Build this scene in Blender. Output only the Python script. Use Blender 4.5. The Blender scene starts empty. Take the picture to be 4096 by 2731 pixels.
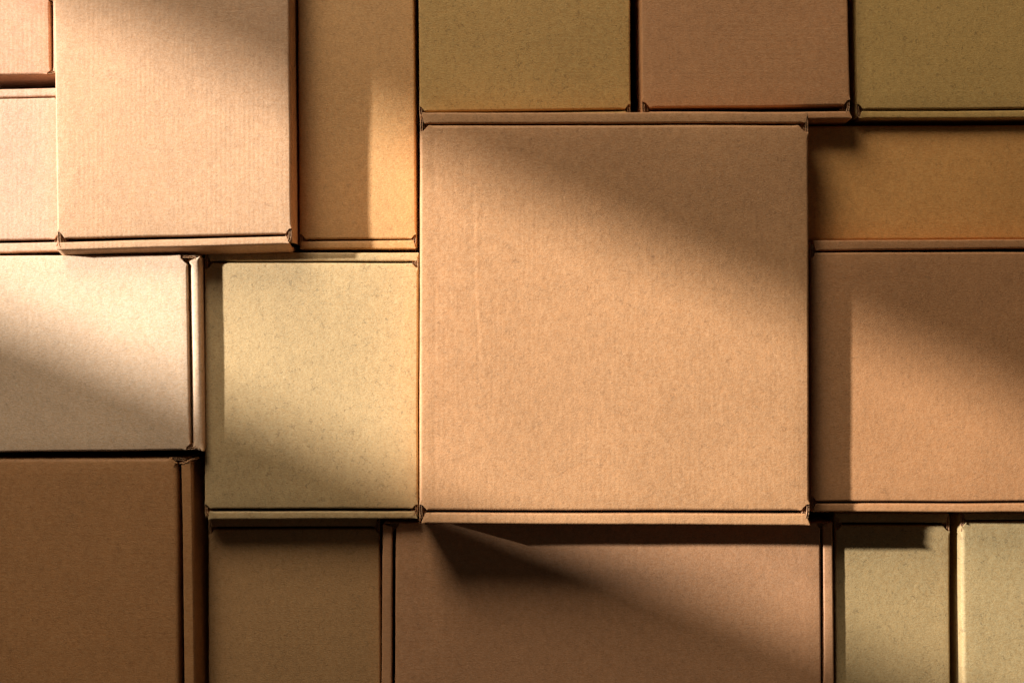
import bpy, bmesh, math, random
from mathutils import Vector, noise
from mathutils.geometry import delaunay_2d_cdt
random.seed(7)
S = bpy.context.scene
C = S.collection

# ---------------------------------------------------------------- camera
CAMZ = 1.19            # height of the lens above the table
LENS = 50.0
cam_d = bpy.data.cameras.new('camera'); cam = bpy.data.objects.new('camera', cam_d); C.objects.link(cam)
cam_d.lens = LENS; cam_d.sensor_width = 36.0; cam_d.clip_start = 0.01; cam_d.clip_end = 50
cam.location = (0, 0, CAMZ); S.camera = cam

# ---------------------------------------------------------------- world and lamps
w = bpy.data.worlds.new('World'); S.world = w; w.use_nodes = True
bg = w.node_tree.nodes['Background']; bg.inputs[0].default_value = (1.0, 0.84, 0.68, 1); bg.inputs[1].default_value = 0.03
S.view_settings.view_transform = 'Standard'; S.view_settings.look = 'None'
S.view_settings.exposure = 0.0; S.view_settings.gamma = 1.0

def area_lamp(name, loc, target, size, power, col, disk=False):
    d = bpy.data.lights.new(name, 'AREA'); o = bpy.data.objects.new(name, d); C.objects.link(o)
    d.shape = 'DISK' if disk else 'SQUARE'; d.size = size; d.energy = power; d.color = col
    o.location = loc; o.rotation_euler = (Vector(target)-Vector(loc)).to_track_quat('-Z', 'Y').to_euler()
    return o
KEY = Vector((-4.05, 0.913, 1.93))
area_lamp('key_lamp', KEY, (0, 0, 0.08), 0.155, 625, (1.0, 0.985, 0.985), True)
area_lamp('soft_lamp', (-0.75, 1.85, 1.12), (0.15, 0.05, 0.08), 0.9, 41, (1.0, 0.905, 0.77))

# ---------------------------------------------------------------- pixel <-> plane helper (photo is 4096 x 2731)
def W(px, py, z):
    k = (CAMZ - z) * 36.0 / LENS / 4096.0
    return Vector(((px-2048.0)*k, (1365.5-py)*k, z))

# ---------------------------------------------------------------- light flags: unseen boards added at left to trim the key beam
def flag(name, p1, p2, z, out, label):
    s = 0.29                                  # fraction of the way from surface to lamp
    g1, g2 = W(*p1, z), W(*p2, z)
    e = Vector((0, out, 0))
    q = [g.lerp(KEY, s) for g in (g1, g2, g2+e, g1+e)]
    bm = bmesh.new()
    lo = [bm.verts.new(v) for v in q]; hi = [bm.verts.new(v+Vector((0, 0, .005))) for v in q]
    bm.faces.new(lo[::-1]); bm.faces.new(hi)
    for i in range(4): bm.faces.new((lo[i], lo[(i+1) % 4], hi[(i+1) % 4], hi[i]))
    bmesh.ops.recalc_face_normals(bm, faces=bm.faces)
    me = bpy.data.meshes.new(name); bm.to_mesh(me); bm.free()
    o = bpy.data.objects.new(name, me); C.objects.link(o)
    m = bpy.data.materials.new('flag_board'); m.use_nodes = True
    b = m.node_tree.nodes['Principled BSDF']; b.inputs['Base Color'].default_value = (.03, .03, .03, 1); b.inputs['Roughness'].default_value = .9
    me.materials.append(m)
    o['label'] = label; o['category'] = 'shade board'
    return o
flag('shade_board', (-300, -245), (4900, 1995), .105, .40, 'added black shade board, out of view beyond the upper left of the boxes')
flag('shade_board', (-900, 887), (4600, 3130), .085, -.45, 'added black shade board, out of view beyond the lower left of the boxes')

# ---------------------------------------------------------------- table
def simple_mat(name, col, rough):
    m = bpy.data.materials.new(name); m.use_nodes = True; nt = m.node_tree; b = nt.nodes['Principled BSDF']
    tc = nt.nodes.new('ShaderNodeTexCoord'); n = nt.nodes.new('ShaderNodeTexNoise'); n.inputs['Scale'].default_value = 60; n.inputs['Detail'].default_value = 5
    r = nt.nodes.new('ShaderNodeValToRGB'); r.color_ramp.elements[0].color = (*[c*.7 for c in col], 1); r.color_ramp.elements[1].color = (*[c*1.3 for c in col], 1)
    nt.links.new(tc.outputs['Object'], n.inputs['Vector']); nt.links.new(n.outputs['Fac'], r.inputs[0]); nt.links.new(r.outputs[0], b.inputs['Base Color'])
    b.inputs['Roughness'].default_value = rough
    return m
bm = bmesh.new(); bmesh.ops.create_grid(bm, x_segments=2, y_segments=2, size=1.6)
me = bpy.data.meshes.new('table_surface'); bm.to_mesh(me); bm.free()
tb = bpy.data.objects.new('table_surface', me); C.objects.link(tb); tb['kind'] = 'structure'; tb['label'] = 'dark table surface under the boxes'
me.materials.append(simple_mat('dark_table', (.012, .014, .017), .7))

# ---------------------------------------------------------------- cardboard material
def srgb(c):
    return tuple(((x/255)/12.92 if x/255 <= .04045 else ((x/255+.055)/1.055)**2.4) for x in c)
def cardboard(name, rgb, seed, flute='x', fibres=.3, flute_amt=1.0, mottle=1.0, dark=.55, grain='x'):
    base = srgb(rgb)
    m = bpy.data.materials.new(name); m.use_nodes = True; nt = m.node_tree; N = nt.nodes; L = nt.links
    b = N['Principled BSDF']; b.inputs['Roughness'].default_value = .62; b.inputs['Specular IOR Level'].default_value = .35
    tc = N.new('ShaderNodeTexCoord')
    def mapping(scale, off=0, rot=(0, 0, 0)):
        mp = N.new('ShaderNodeMapping'); mp.inputs['Location'].default_value = (seed*1.37+off, seed*.71-off, seed*.3)
        mp.inputs['Scale'].default_value = scale; mp.inputs['Rotation'].default_value = rot
        L.new(tc.outputs['Object'], mp.inputs['Vector']); return mp.outputs[0]
    def nz(vec, scale, detail=3, rough=.6, dist=0):
        n = N.new('ShaderNodeTexNoise'); n.inputs['Scale'].default_value = scale; n.inputs['Detail'].default_value = detail
        n.inputs['Roughness'].default_value = rough; n.inputs['Distortion'].default_value = dist; L.new(vec, n.inputs['Vector']); return n.outputs['Fac']
    def math_(op, a, b_=0.0, c=None):
        n = N.new('ShaderNodeMath'); n.operation = op
        for i, v in enumerate((a, b_, c)):
            if v is None: continue
            if isinstance(v, (int, float)): n.inputs[i].default_value = v
            else: L.new(v, n.inputs[i])
        return n.outputs[0]
    def sm(v, lo, hi, a=0., c=1.):
        n = N.new('ShaderNodeMapRange'); n.interpolation_type = 'SMOOTHSTEP'; L.new(v, n.inputs[0])
        for i, x in enumerate((lo, hi, a, c)): n.inputs[i+1].default_value = x
        return n.outputs[0]
    gs = (1, 2.6, 1.5) if grain == 'x' else (2.6, 1, 1.5)
    blotch = nz(mapping((1.7, 1, 1)), 130, 5, .70)
    streak = nz(mapping(gs, 3), 420, 3, .7)
    fine = nz(mapping((1, 1, 1), 5), 1000, 2, .8)
    big_ = nz(mapping((1, 1, 1), 9), 11, 2, .5)
    # flutes: the corrugated medium printing through the liner
    wv = N.new('ShaderNodeTexWave'); wv.wave_type = 'BANDS'; wv.bands_direction = 'X' if flute == 'x' else 'Y'
    wv.inputs['Scale'].default_value = 2*math.pi/20/.0036; wv.inputs['Distortion'].default_value = .8; wv.inputs['Detail'].default_value = 2; wv.inputs['Detail Scale'].default_value = 3
    L.new(mapping((1, 1, 1), 1), wv.inputs['Vector'])
    fmask = sm(nz(mapping((1, .35, 1) if flute == 'x' else (.35, 1, 1), 12), 45, 2), .35, .65)
    fl = math_('MULTIPLY', math_('MULTIPLY', math_('SUBTRACT', wv.outputs['Fac'], .5), fmask), flute_amt)
    # value = 1 + sum of small variations
    v = math_('MULTIPLY_ADD', math_('SUBTRACT', blotch, .5), .50*mottle, 1.0)
    v = math_('ADD', v, math_('MULTIPLY', math_('SUBTRACT', streak, .5), .55*mottle))
    v = math_('ADD', v, math_('MULTIPLY', math_('SUBTRACT', fine, .5), .42))
    v = math_('ADD', v, math_('MULTIPLY', math_('SUBTRACT', big_, .5), .24))
    v = math_('ADD', v, math_('MULTIPLY', fl, .045))
    # dark curly fibres: thin contour lines of a noise field, broken into short pieces
    def hairs(off, sc, width, lo, hi):
        f = nz(mapping((1, 1, .6), off), sc, 1.5, .5, .6)
        line = sm(math_('ABSOLUTE', math_('SUBTRACT', f, .5)), 0, width, 1, 0)
        msk = sm(nz(mapping((1, 1, 1), off+4), sc*1.1, 1, .5), lo, hi)
        return math_('MULTIPLY', line, msk)
    h = math_('MAXIMUM', hairs(20, 170, .020, .48, .58), hairs(31, 270, .024, .50, .60))
    lt = hairs(44, 150, .012, .60, .66)
    # specks
    vo = N.new('ShaderNodeTexVoronoi'); vo.feature = 'F1'; vo.inputs['Scale'].default_value = 75
    L.new(mapping((1, 1.6, 1), 7), vo.inputs['Vector'])
    sep = N.new('ShaderNodeSeparateColor'); L.new(vo.outputs['Color'], sep.inputs[0])
    spk = math_('MULTIPLY', sm(vo.outputs['Distance'], .02, .055, 1, 0), math_('GREATER_THAN', sep.outputs[0], .86))
    dark_f = math_('MAXIMUM', math_('MULTIPLY', h, fibres), math_('MULTIPLY', spk, .6))
    hs = N.new('ShaderNodeMix'); hs.data_type = 'RGBA'; hs.inputs[6].default_value = (*base, 1)
    warm = tuple(x*y for x, y in zip(base, (1.03, .92, .80))); hs.inputs[7].default_value = (*warm, 1)
    L.new(sm(streak, .62, .35), hs.inputs[0]); 
    vm = N.new('ShaderNodeVectorMath'); vm.operation = 'SCALE'; L.new(hs.outputs[2], vm.inputs[0]); L.new(v, vm.inputs['Scale'])
    mx = N.new('ShaderNodeMix'); mx.data_type = 'RGBA'; L.new(dark_f, mx.inputs[0]); L.new(vm.outputs[0], mx.inputs[6])
    mx.inputs[7].default_value = (base[0]*.22, base[1]*.20, base[2]*.2, 1)
    m2 = N.new('ShaderNodeMix'); m2.data_type = 'RGBA'; L.new(math_('MULTIPLY', lt, .35), m2.inputs[0]); L.new(mx.outputs[2], m2.inputs[6])
    m2.inputs[7].default_value = (*[min(.9, x*1.5+.05) for x in base], 1)
    L.new(m2.outputs[2], b.inputs['Base Color'])
    # relief (metres)
    hgt = math_('ADD', math_('MULTIPLY', fl, .000035), math_('MULTIPLY', fine, .00012))
    hgt = math_('ADD', hgt, math_('MULTIPLY', streak, .00021))
    hgt = math_('ADD', hgt, math_('MULTIPLY', blotch, .00020))
    bp = N.new('ShaderNodeBump'); bp.inputs['Distance'].default_value = 1.0; bp.inputs['Strength'].default_value = 1.0
    L.new(hgt, bp.inputs['Height']); L.new(bp.outputs[0], b.inputs['Normal'])
    return m
def edge_material():
    m = cardboard('raw_cut_edge', (165, 124, 86), 50, mottle=1.5)
    return m
EDGE = edge_material()

# ---------------------------------------------------------------- geometry helpers
def disp(p):
    """smooth hand-made unevenness shared by all sheets of cardboard"""
    a = noise.noise_vector(p*14.0)*.0007
    b = noise.noise_vector(p*95.0+Vector((5, 1, 2)))*.00011
    c = noise.noise_vector(p*420.0+Vector((1, 9, 2)))*.00006
    return p + Vector((a.x*.55, a.y*.55, a.z)) + b + c

def fillet(poly, radii, seg=5):
    out = []
    n = len(poly)
    for i in range(n):
        p0, p, p1 = poly[i-1], poly[i], poly[(i+1) % n]
        r = radii[i]
        a = (p0-p); b = (p1-p); la, lb = a.length, b.length; a.normalize(); b.normalize()
        ang = a.angle(b)
        t = min(r/max(math.tan(ang/2), .05), la*.45, lb*.45)
        if r <= 0 or ang > 3.05: out.append(p); continue
        s, e = p+a*t, p+b*t
        for k in range(seg+1):
            u = k/seg
            out.append(s*(1-u)**2 + p*2*u*(1-u) + e*u*u)
    return out
def resample(poly, step):
    out = []
    n = len(poly)
    for i in range(n):
        a, b = poly[i], poly[(i+1) % n]
        L_ = (b-a).length
        if L_ < 1e-6: continue
        k = max(1, int(L_/step))
        for j in range(k): out.append(a.lerp(b, j/k))
    return out
def inset(poly, d):
    n = len(poly); out = []
    for i in range(n):
        t = poly[(i+1) % n]-poly[i-1]
        if t.length < 1e-9: out.append(poly[i]); continue
        t.normalize()
        out.append(poly[i] + Vector((-t.y, t.x))*d)      # CCW polygon: inward is left
    return out

def link(name, bm, mat, parent, org, uv=False, smooth=True, mat2=None):
    for v in bm.verts: v.co -= org
    bmesh.ops.recalc_face_normals(bm, faces=bm.faces)
    me = bpy.data.meshes.new(name); bm.to_mesh(me); bm.free()
    me.materials.append(mat)
    if mat2: me.materials.append(mat2)
    if smooth:
        for p in me.polygons: p.use_smooth = True
    o = bpy.data.objects.new(name, me); C.objects.link(o)
    if parent: o.parent = parent
    return o

def sheet(poly2, z, r, drop, seed, sc=None, grid=.012, warp=.0006, extra=(), zfun=None, tilt=None):
    """a folded panel: flat top over a CCW outline, rounded over all its edges, hanging down by drop"""
    bm = bmesh.new()
    rings = []
    prof = [(r*(1-math.sin(a)), r*(1-math.cos(a))) for a in [i*math.pi/2/6 for i in range(7)]]
    for ins, dz in prof:
        sc_ = sc or [1.0]*len(poly2)
        I = inset(poly2, 1.0)
        rings.append([(p+(q-p)*ins*k_, z-dz*k_) for p, q, k_ in zip(poly2, I, sc_)])
    rings.append([(p, z-drop) for p in poly2])
    inner = [p for p, _ in rings[0]]
    # interior points
    xs = [p.x for p in inner]; ys = [p.y for p in inner]
    pts = list(inner)
    def inside(q, margin):
        c = False; n = len(inner)
        for i in range(n):
            a, b = inner[i-1], inner[i]
            if (a.y > q.y) != (b.y > q.y) and q.x < (b.x-a.x)*(q.y-a.y)/(b.y-a.y)+a.x: c = not c
        if not c: return False
        return min((q-p).length for p in inner) > margin
    nx = int((max(xs)-min(xs))/grid); ny = int((max(ys)-min(ys))/grid)
    for i in range(1, nx+1):
        for j in range(1, ny+1):
            q = Vector((min(xs)+i*grid, min(ys)+j*grid))
            if inside(q, .003): pts.append(q)
    for q in extra:
        if inside(q, .003): pts.append(q)
    n0 = len(inner)
    vco, ed, fc, ov, oe, of = delaunay_2d_cdt(pts, [(i, (i+1) % n0) for i in range(n0)], [], 1, 1e-7)
    def mk(p, zz):
        v = Vector((p.x, p.y, zz))
        if zfun: v.z += zfun(p.x, p.y)
        if tilt: v.z += tilt(p.x, p.y)
        return disp(v)
    tv = [bm.verts.new(mk(p, z)) for p in vco]
    for f in fc:
        try: bm.faces.new([tv[i] for i in f])
        except ValueError: pass
    rv = []
    for ring in rings: rv.append([bm.verts.new(mk(p, zz)) for p, zz in ring])
    n = len(poly2)
    for a, b in zip(rv, rv[1:]):
        for i in range(n):
            bm.faces.new((a[i], a[(i+1) % n], b[(i+1) % n], b[i]))
    bmesh.ops.remove_doubles(bm, verts=bm.verts, dist=2e-6)
    bmesh.ops.dissolve_degenerate(bm, dist=1e-7, edges=bm.edges)
    return bm

def wall(p0, p1, out, prof, thick=.003, step=.004):
    """upright panel from p0 to p1 (Vector2); prof is a list of (z, outward offset) from top to bottom"""
    bm = bmesh.new()
    L_ = (p1-p0).length; n = max(2, int(L_/step))
    def grid(off):
        g = []
        for z, o in prof:
            row = []
            for i in range(n+1):
                q = p0.lerp(p1, i/n)+out*(o+off)
                row.append(bm.verts.new(disp(Vector((q.x, q.y, z)))))
            g.append(row)
        return g
    A, B = grid(0), grid(-thick)
    for r in range(len(prof)-1):
        for i in range(n):
            bm.faces.new((A[r][i], A[r][i+1], A[r+1][i+1], A[r+1][i]))
            bm.faces.new((B[r][i], B[r+1][i], B[r+1][i+1], B[r][i+1]))
        for i in (0, n):
            bm.faces.new((A[r][i], A[r+1][i], B[r+1][i], B[r][i]))
    for r in (0, len(prof)-1):
        for i in range(n):
            bm.faces.new((A[r][i], A[r][i+1], B[r][i+1], B[r][i]))
    return bm

def ribbon(bm, path, z0, z1, th):
    """thin upright strip of paper along a plan path"""
    n = len(path)
    A = []; B = []
    for i, p in enumerate(path):
        t = path[min(i+1, n-1)]-path[max(i-1, 0)]
        t = t.normalized() if t.length > 0 else Vector((1, 0))
        nn = Vector((-t.y, t.x))*th/2
        zt = z0 + noise.noise(Vector((p.x*900, p.y*900, z0*50)))*.0005
        A.append((bm.verts.new((*(p+nn), zt)), bm.verts.new((*(p+nn), z1))))
        B.append((bm.verts.new((*(p-nn), zt)), bm.verts.new((*(p-nn), z1))))
    for i in range(n-1):
        bm.faces.new((A[i][0], A[i+1][0], A[i+1][1], A[i][1]))
        bm.faces.new((B[i][0], B[i][1], B[i+1][1], B[i+1][0]))
        bm.faces.new((A[i][0], B[i][0], B[i+1][0], A[i+1][0]))
    for i in (0, n-1):
        bm.faces.new((A[i][0], A[i][1], B[i][1], B[i][0]))

def corrugated(bm, base, z0, z1, gap=.0021, flip=1):
    """two liners with the wavy medium between them, along a plan path"""
    def off(path, d):
        out = []
        for i, p in enumerate(path):
            t = (path[min(i+1, len(path)-1)]-path[max(i-1, 0)]).normalized()
            out.append(p+Vector((-t.y, t.x))*d)
        return out
    ribbon(bm, off(base, -gap/2), z0, z1, .00042)
    ribbon(bm, off(base, gap/2), z0-.0003, z1, .00042)
    med = []
    n = len(base); dist = 0
    for i, p in enumerate(base):
        if i: dist += (p-base[i-1]).length
        t = (base[min(i+1, n-1)]-base[max(i-1, 0)]).normalized()
        med.append(p+Vector((-t.y, t.x))*math.sin(dist/.0034*2*math.pi)*gap*.36)
    ribbon(bm, med, z0-.0006, z1, .0003)

def arc_path(c, u, v, pts):
    ctrl = [c+u*a+v*b for a, b in pts]
    out = []
    m = len(ctrl)
    for i in range(m-1):
        p0 = ctrl[max(i-1, 0)]; p1 = ctrl[i]; p2 = ctrl[i+1]; p3 = ctrl[min(i+2, m-1)]
        for k in range(8):
            t = k/8
            out.append(.5*((2*p1)+(p2-p0)*t+(2*p0-5*p1+4*p2-p3)*t*t+(3*p1-p0-3*p2+p3)*t**3))
    out.append(ctrl[-1]); return out

# ---------------------------------------------------------------- one mailer box
SIDES = {'t': (0, 1), 'r': (1, 2), 'b': (3, 2), 'l': (0, 3)}     # lid corner indices, left-to-right / top-to-bottom
OUT = {'t': Vector((0, 1)), 'b': Vector((0, -1)), 'l': Vector((-1, 0)), 'r': Vector((1, 0))}
GROUP = 'closed cardboard mailer boxes packed side by side'
ROOTS = []
def mailer(label, mat, z, lid, flaps=None, r=.0017, bite=(26, 20), lean=None, dz=.0010, zfun=None, extra=(), bites=None, flap_r=.0015, bulge=None, cap=None):
    """lid: four pixel corners (top-left, top-right, bottom-right, bottom-left) at height z.
       flaps: side -> (in0, in1, out0, out1) pixel points, left-to-right or top-to-bottom"""
    flaps = flaps or {}; lean = lean or {}
    L4 = [W(*p, z).xy for p in lid]
    cx = sum(L4, Vector((0, 0)))/4
    org = Vector((cx.x, cx.y, 0))
    root = bpy.data.objects.new('mailer_box', None); root.empty_display_size = .05; C.objects.link(root); root.location = org
    root['label'] = label; root['category'] = 'cardboard box'; root['group'] = GROUP
    ROOTS.append(root)
    px = (CAMZ-z)*36/LENS/4096
    # lid outline with bitten corners where it meets a flap side
    poly = []; rad = []
    order = [('l', 't'), ('t', 'r'), ('r', 'b'), ('b', 'l')]          # clockwise in picture
    notch = []
    for i in range(4):
        c = L4[i]; prv = L4[i-1]; nxt = L4[(i+1) % 4]
        sa, sb = order[i]            # side arriving, side leaving
        da = (prv-c).normalized(); db = (nxt-c).normalized()
        fa, fb = sa in flaps, sb in flaps
        if fa != fb and (bites is None or bites.get(i, 1)):
            k = (bites or {}).get(i, 1)*random.uniform(.68, 1.12); b1, b2 = bite[0]*px*k*1.2, bite[1]*px*k*1.25
            # the flap side keeps b1 from the corner, the plain side b2
            if fb:
                pts = [c+da*b2, c+da*b2*1.05+db*b1*.38, c+da*b2*.55+db*b1*.8, c+db*b1*1.15]
                notch.append((c, db, da, sb, b1, b2))
            else:
                pts = [c+da*b1*1.15, c+da*b1*.8+db*b2*.55, c+da*b1*.38+db*b2*1.05, c+db*b2]
                notch.append((c, da, db, sa, b1, b2))
            poly += pts; rad += [.0008, .002, .002, .0015]
            if fa: rad[-4:] = [.0015, .002, .002, .0008]
        else:
            poly.append(c); rad.append(.0032 if not (fa or fb) else .0026)
    poly = poly[::-1]; rad = rad[::-1]                 # -> CCW in world
    pl = resample(fillet(poly, rad), .003)
    big = (L4[1]-L4[0]).length*(L4[2]-L4[1]).length
    def near(p):
        k_ = 1.0
        for nc, _, _, _, n1, n2 in notch:
            d_ = (p-nc).length/max(n1, n2)
            k_ = min(k_, max(.12, min(1, (d_-1.0)/.5)))
        return k_
    bm = sheet(pl, z, r, .015, 0, [near(p) for p in pl], grid=.014, zfun=zfun, extra=extra)
    link('lid', bm, mat, root, org)
    # outer corners of the whole box
    oc = [list(c) for c in L4]
    for s, fl in flaps.items():
        q = [W(*p, z).xy for p in fl]
        a, b = SIDES[s]
        ax = 1 if s in 'tb' else 0
        for idx, o, inn in ((a, q[2], q[0]), (b, q[3], q[1])): oc[idx][ax] = o[ax]
    oc = [Vector(c) for c in oc]
    for s in 'trbl':
        a, b = SIDES[s]; p0, p1 = oc[a], oc[b]
        d = (p1-p0).normalized()
        if s in flaps:
            q = [W(*p, z).xy for p in flaps[s]]; q[0] = q[0].lerp(q[2], .07); q[1] = q[1].lerp(q[3], .07)
            zf = z-dz
            rr = min(flap_r, (q[2]-q[0]).length*.42, (q[3]-q[1]).length*.42)
            f4 = [q[0], q[1], q[3], q[2]]
            # CCW?
            ar = sum(f4[i].cross(f4[(i+1) % 4]) for i in range(4))
            if ar < 0: f4 = f4[::-1]
            rc = [.0007]*4
            fp = resample(fillet(f4, rc), .003)
            # small crumpled wobble on the free edge
            def endw(p):
                k_ = 1.0
                for a_, b_ in ((q[0], q[2]), (q[1], q[3])):
                    t_ = max(0, min(1, (p-a_).dot(b_-a_)/(b_-a_).length_squared)); d_ = (p-a_.lerp(b_, t_)).length
                    k_ = min(k_, max(.18, min(1, d_/.003)))
                return k_
            fo = link('tuck_flap', sheet(fp, zf, rr, .0055, 0, [endw(p) for p in fp], grid=.004), mat, root, org)
            pr = [(zf-rr, 0), (zf-.0055, 0)]
            lz = lean.get(s)
            if lz:
                dep, outw = lz
                pr = [(zf-rr, 0), (zf-rr-dep*.12, outw*.15), (zf-rr-dep*.5, outw*.6), (zf-rr-dep, outw), (zf-rr-dep-.002, outw*.8), (0, 0)]
            else: pr = [(zf-rr, 0), (zf-rr-.006, .0001), (zf-.03, 0), (0, 0)]
            if lz: link('front_wall', wall(q[2].lerp(q[3], .004), q[2].lerp(q[3], .996), OUT[s], pr), mat, root, org)
            else: link('front_wall', wall(q[2].lerp(q[3], .006), q[2].lerp(q[3], .994), OUT[s], pr), mat, root, org)
        else:
            # stop a little short where a neighbour is a flap side
            nb = {'t': 'lr', 'b': 'lr', 'l': 'tb', 'r': 'tb'}[s]; e0 = .0010 if nb[0] in flaps else .0030; e1 = .0010 if nb[1] in flaps else .0030
            h = z-r
            bw = (bulge or {}).get(s, 0)
            pr = [(h, 0), (h-.006, bw*.5), (h-.02, bw), (h-.045, bw*.6), (0, 0)]
            link('side_wall', wall(p0+d*e0, p1-d*e1, OUT[s], pr, .0007), mat, root, org)
    # folded corrugated ends showing in the corner holes
    for c, u, v, fs, b1, b2 in notch:                  # u: along the flap side, v: along the plain side (inwards)
        o = -OUT[fs]*-1
        bm = bmesh.new()
        w_ = b1; g = b2+ .004
        base = c+u*.0013
        corrugated(bm, arc_path(base, u, -v, [(0, -g*1.05), (-.0002, -g*.3), (.0001, g*.35), (.0012, g*.75)]), z-.0007, z-.016, .0015)
        corrugated(bm, arc_path(base+u*.0026, u, -v, [(.0008, -g*.7), (.0001, -g*.2), (.0003, g*.25), (.0018, g*.5), (.0036, g*.45)]), z-.0032, z-.016, .0015)
        link('corner_tab', bm, EDGE, root, org)
    return root

K = cardboard
R_ = {}
# ---- upper left
mailer('small pinkish box in the top left corner, its dark side showing above a black gap',
    K('kraft_rose', (190, 146, 114), 1, 'x', .2), .090,
    [(-520, -14), (196, -12), (201, 296), (-520, 303)], {'r': ((207, -10), (208, 282), (234, -12), (236, 296))}, bite=(14, 14))
mailer('pale pinkish box at the left edge, above the near white box',
    K('kraft_pale_rose', (194, 158, 130), 2, 'x', .2), .086,
    [(-470, 405), (236, 390), (240, 956), (-470, 966)],
    {'t': ((-460, 402), (238, 386), (-470, 368), (236, 350)), 'b': ((-460, 977), (238, 965), (-470, 1022), (238, 1003))}, bite=(18, 16))
mailer('large light brown ribbed box at upper left, its front flap sticking out below',
    K('kraft_light', (192, 152, 115), 3, 'x', .22, 1.1), .104,
    [(208, -420), (1149, -430), (1166, 935), (229, 953)],
    {'b': ((236, 966), (1146, 944), (222, 999), (1157, 974))}, bite=(24, 22), lean={'b': (.022, .0052)}, dz=.0008, bulge={'r': .0008}, flap_r=.0011)
mailer('narrow orange brown box with a straight shadow edge, right of the ribbed box',
    K('kraft_orange', (196, 150, 96), 4, 'y', .28, .4), .076,
    [(1187, -380), (1652, -380), (1665, 955), (1199, 958)],
    {'b': ((1208, 963), (1652, 957), (1200, 997), (1664, 994))}, bite=(20, 18))
# ---- top row
mailer('olive brown speckled box at top centre, directly above the biggest box',
    K('kraft_olive', (190, 152, 90), 5, 'y', .46, .5), .086,
    [(1672, -380), (2519, -380), (2522, 436), (1677, 447)],
    {'b': ((1698, 456), (2504, 442), (1684, 474), (2512, 472))}, bite=(22, 20))
mailer('reddish brown box at the top edge with a gaping slit above its flap',
    K('kraft_red', (190, 139, 94), 6, 'y', .25, .8), .094,
    [(2558, -380), (3384, -380), (3401, 421), (2568, 433)],
    {'b': ((2598, 444), (3397, 443), (2588, 478), (3410, 475))}, bite=(22, 18), lean={'b': (.03, .0006)})
mailer('olive green speckled box cut off by the top right corner of the photo',
    K('kraft_green', (194, 158, 94), 7, 'y', .46, .5), .084,
    [(3419, -380), (4700, -380), (4700, 428), (3427, 439)],
    {'b': ((3453, 442), (4700, 433), (3437, 474), (4700, 468))}, bite=(24, 20))
mailer('shadowed ochre box at the right edge, below the olive green corner box',
    K('kraft_ochre', (212, 156, 90), 8, 'y', .25, .3), .074,
    [(3206, 504), (4700, 496), (4700, 958), (3206, 964)], {}, r=.0028)
# ---- centre
CRX = 1890
def crease(x, y):
    # shallow vertical dent in the middle left of the big lid, and the scored line beside its left fold
    z = 0
    a = W(1892, 700, .11); b = W(1922, 1500, .11)
    if a.y > y > b.y-.02:
        t = (a.y-y)/(a.y-b.y)
        xc = a.x+(b.x-a.x)*t+.0007*math.sin(t*9)
        f = min(1, t*6)*min(1, max(0, (1.05-t)*5))
        u = (x-xc)/.0014
        z += .00012*f*(u*math.exp(-u*u/2))
    xl = W(1738, 900, .11).x+.0008*math.sin(y*40)
    u = (x-xl)/.0016
    if abs(u) < 4: z -= .00010*math.exp(-u*u)*(.6+.4*math.sin(y*55))
    return z
ex = []
for j in range(55):
    y = W(0, 690, .11).y-(j*.0030)
    a = W(1892, 700, .11); b = W(1922, 1500, .11); t = (a.y-y)/(a.y-b.y); xc = a.x+(b.x-a.x)*t+.0007*math.sin(t*9)
    for i in range(-6, 7): ex.append(Vector((xc+i*.0008, y)))
for j in range(95):
    y = W(0, 515, .11).y-j*.0031
    for i in range(-3, 4): ex.append(Vector((W(1738, 900, .11).x+i*.0009, y)))
mailer('biggest box, square and brown in the centre, with a crease down its lid',
    K('kraft_brown', (190, 143, 99), 9, 'x', .32, .6, 1.15), .110,
    [(1680, 501), (3234, 500), (3239, 2042), (1677, 2041)],
    {'t': ((1698, 497), (3222, 494), (1686, 450), (3234, 448)), 'b': ((1704, 2048), (3222, 2052), (1684, 2093), (3242, 2101))},
    bite=(26, 20), r=.0024, zfun=crease, extra=ex, dz=.0006)
# ---- left middle
mailer('near white pale box at the left edge with a rolled flap on its right side',
    K('kraft_white', (212, 182, 150), 10, 'y', .24, .2, .8), .091,
    [(-520, 1024), (748, 1020), (760, 1799), (-520, 1813)],
    {'r': ((753, 1046), (766, 1790), (800, 1024), (811, 1807))}, bite=(24, 18), flap_r=.0036)
mailer('pale olive speckled box left of the biggest box, shadow strip down its left side',
    K('kraft_pale_olive', (184, 157, 112), 11, 'y', .46, .3), .081,
    [(819, 1051), (1673, 1052), (1671, 2034), (818, 2034)],
    {'t': ((842, 1047), (1666, 1046), (828, 1011), (1676, 1010)), 'b': ((836, 2042), (1661, 2042), (830, 2078), (1670, 2075))}, bite=(22, 18))
mailer('dark brown box in the lower left corner, its long flap torn at the top end',
    K('kraft_dark', (172, 124, 78), 12, 'y', .28, .5), .088,
    [(-520, 1834), (710, 1829), (721, 3200), (-520, 3200)],
    {'r': ((721, 1856), (742, 3200), (762, 1836), (786, 3200))}, bite=(20, 20), r=.0036, flap_r=.0012, lean={'r': (.05, .0034)})
# ---- right middle
mailer('reddish brown box at the right edge with flaps above and below its lit lid',
    K('kraft_red_brown', (184, 134, 90), 13, 'y', .30, .4), .094,
    [(3241, 1010), (4700, 1008), (4700, 2001), (3243, 2006)],
    {'t': ((3264, 1005), (4700, 990), (3252, 960), (4700, 956)), 'b': ((3268, 2012), (4700, 2009), (3248, 2048), (4700, 2048))}, bite=(22, 20))
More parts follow.
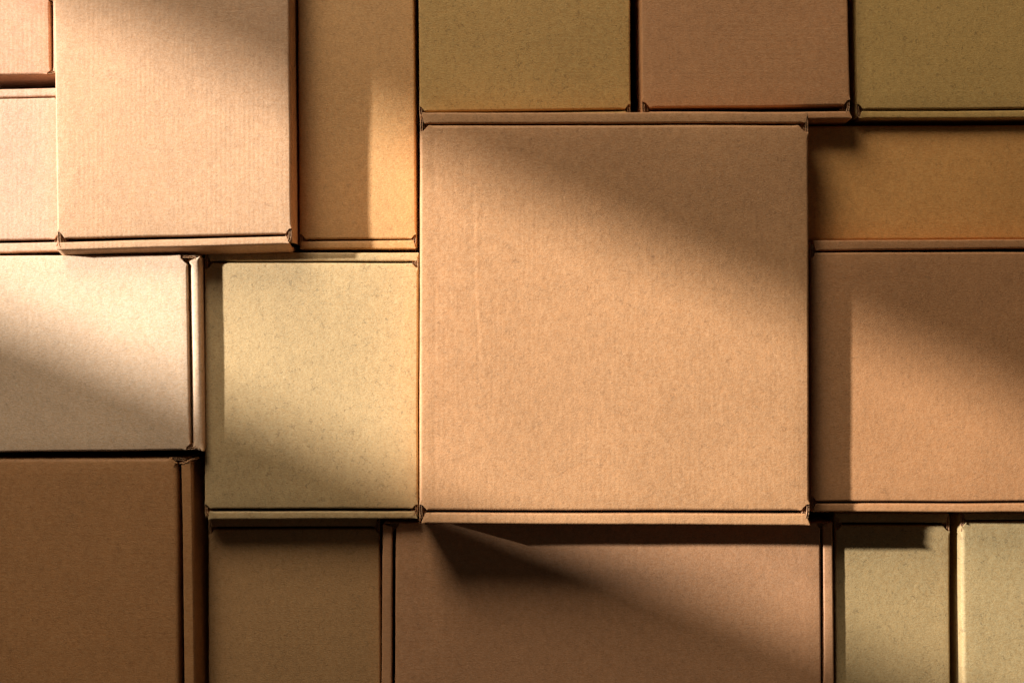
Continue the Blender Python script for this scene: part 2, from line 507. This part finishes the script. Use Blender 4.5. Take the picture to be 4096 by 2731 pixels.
# ---- bottom row
mailer('drab shaded box at the bottom edge, right of the box with the torn flap',
    K('kraft_drab', (178, 138, 92), 14, 'y', .35, .3), .062,
    [(833, 2117), (1518, 2115), (1523, 3100), (836, 3100)],
    {'t': ((846, 2110), (1500, 2108), (838, 2070), (1510, 2070))}, bite=(18, 18))
mailer('wide brown box below the biggest box, crossed by shadow, a flap on either side',
    K('kraft_mauve', (186, 138, 98), 15, 'y', .25, .6), .071,
    [(1584, 2090), (3283, 2090), (3286, 3100), (1576, 3100)],
    {'l': ((1572, 2108), (1567, 3100), (1531, 2096), (1521, 3100)), 'r': ((3291, 2104), (3292, 3100), (3333, 2086), (3340, 3100))}, bite=(24, 14))
mailer('narrow olive speckled box at the bottom right with a shadow corner across its top',
    K('kraft_straw', (170, 145, 100), 16, 'y', .46, .3), .065,
    [(3344, 2101), (3799, 2101), (3803, 3100), (3343, 3100)],
    {'t': ((3354, 2094), (3786, 2094), (3342, 2052), (3796, 2052))}, bite=(22, 18))
mailer('olive speckled box in the bottom right corner with a bright highlight down its left edge',
    K('kraft_straw_pale', (172, 149, 104), 17, 'y', .46, .3), .072,
    [(3845, 2086), (4700, 2084), (4700, 3100), (3855, 3100)],
    {'t': ((3866, 2082), (4700, 2080), (3852, 2050), (4700, 2050))}, bite=(16, 16), r=.0034)

# ---- ragged, lighter torn liner at the top end of the lower left box's flap, and at a corner of the biggest box
def torn_edge(root, pts, z, width, drop, seed):
    rnd = random.Random(seed)
    org = root.location
    bm = bmesh.new()
    P = [W(*p, z).xy for p in pts]
    path = []
    for a, b in zip(P, P[1:]):
        k = max(2, int((b-a).length/.0006))
        path += [a.lerp(b, i/k) for i in range(k)]
    path.append(P[-1])
    rows = []
    for i, p in enumerate(path):
        t = (path[min(i+1, len(path)-1)]-path[max(i-1, 0)]).normalized(); n = Vector((-t.y, t.x))
        j = rnd.uniform(-.00035, .00035)
        zz = [drop(i/(len(path)-1))+rnd.uniform(-.0002, .0002) for _ in range(3)]
        rows.append([bm.verts.new((*(p+n*(width/2+j)), zz[0]-.0005)), bm.verts.new((*(p+n*j), zz[1]+.0004)), bm.verts.new((*(p-n*(width/2+rnd.uniform(-.0003, .0003))), zz[2]-.0001)),
                     bm.verts.new((*(p-n*(width/2)), zz[2]-.002)), bm.verts.new((*(p+n*(width/2)), zz[0]-.002))])
    for a, b in zip(rows, rows[1:]):
        for k in range(5): bm.faces.new((a[k], a[(k+1) % 5], b[(k+1) % 5], b[k]))
    for e in (rows[0], rows[-1]): bm.faces.new(e)
    link('torn_edge', bm, EDGE, root, Vector((org.x, org.y, 0)), smooth=False)
def find(t): return next(o for o in ROOTS if t in o['label'])
torn_edge(find('torn at the top'), [(719, 1851), (735, 1853), (750, 1847), (762, 1838), (790, 1832)], .0868, .0016, lambda u: .0872 if u < .6 else .0872-(u-.6)*.012, 3)
torn_edge(find('biggest box, square'), [(3222, 2056), (3229, 2072), (3236, 2088), (3240, 2101)], .1085, .0012, lambda u: .1088-.001*u, 4)
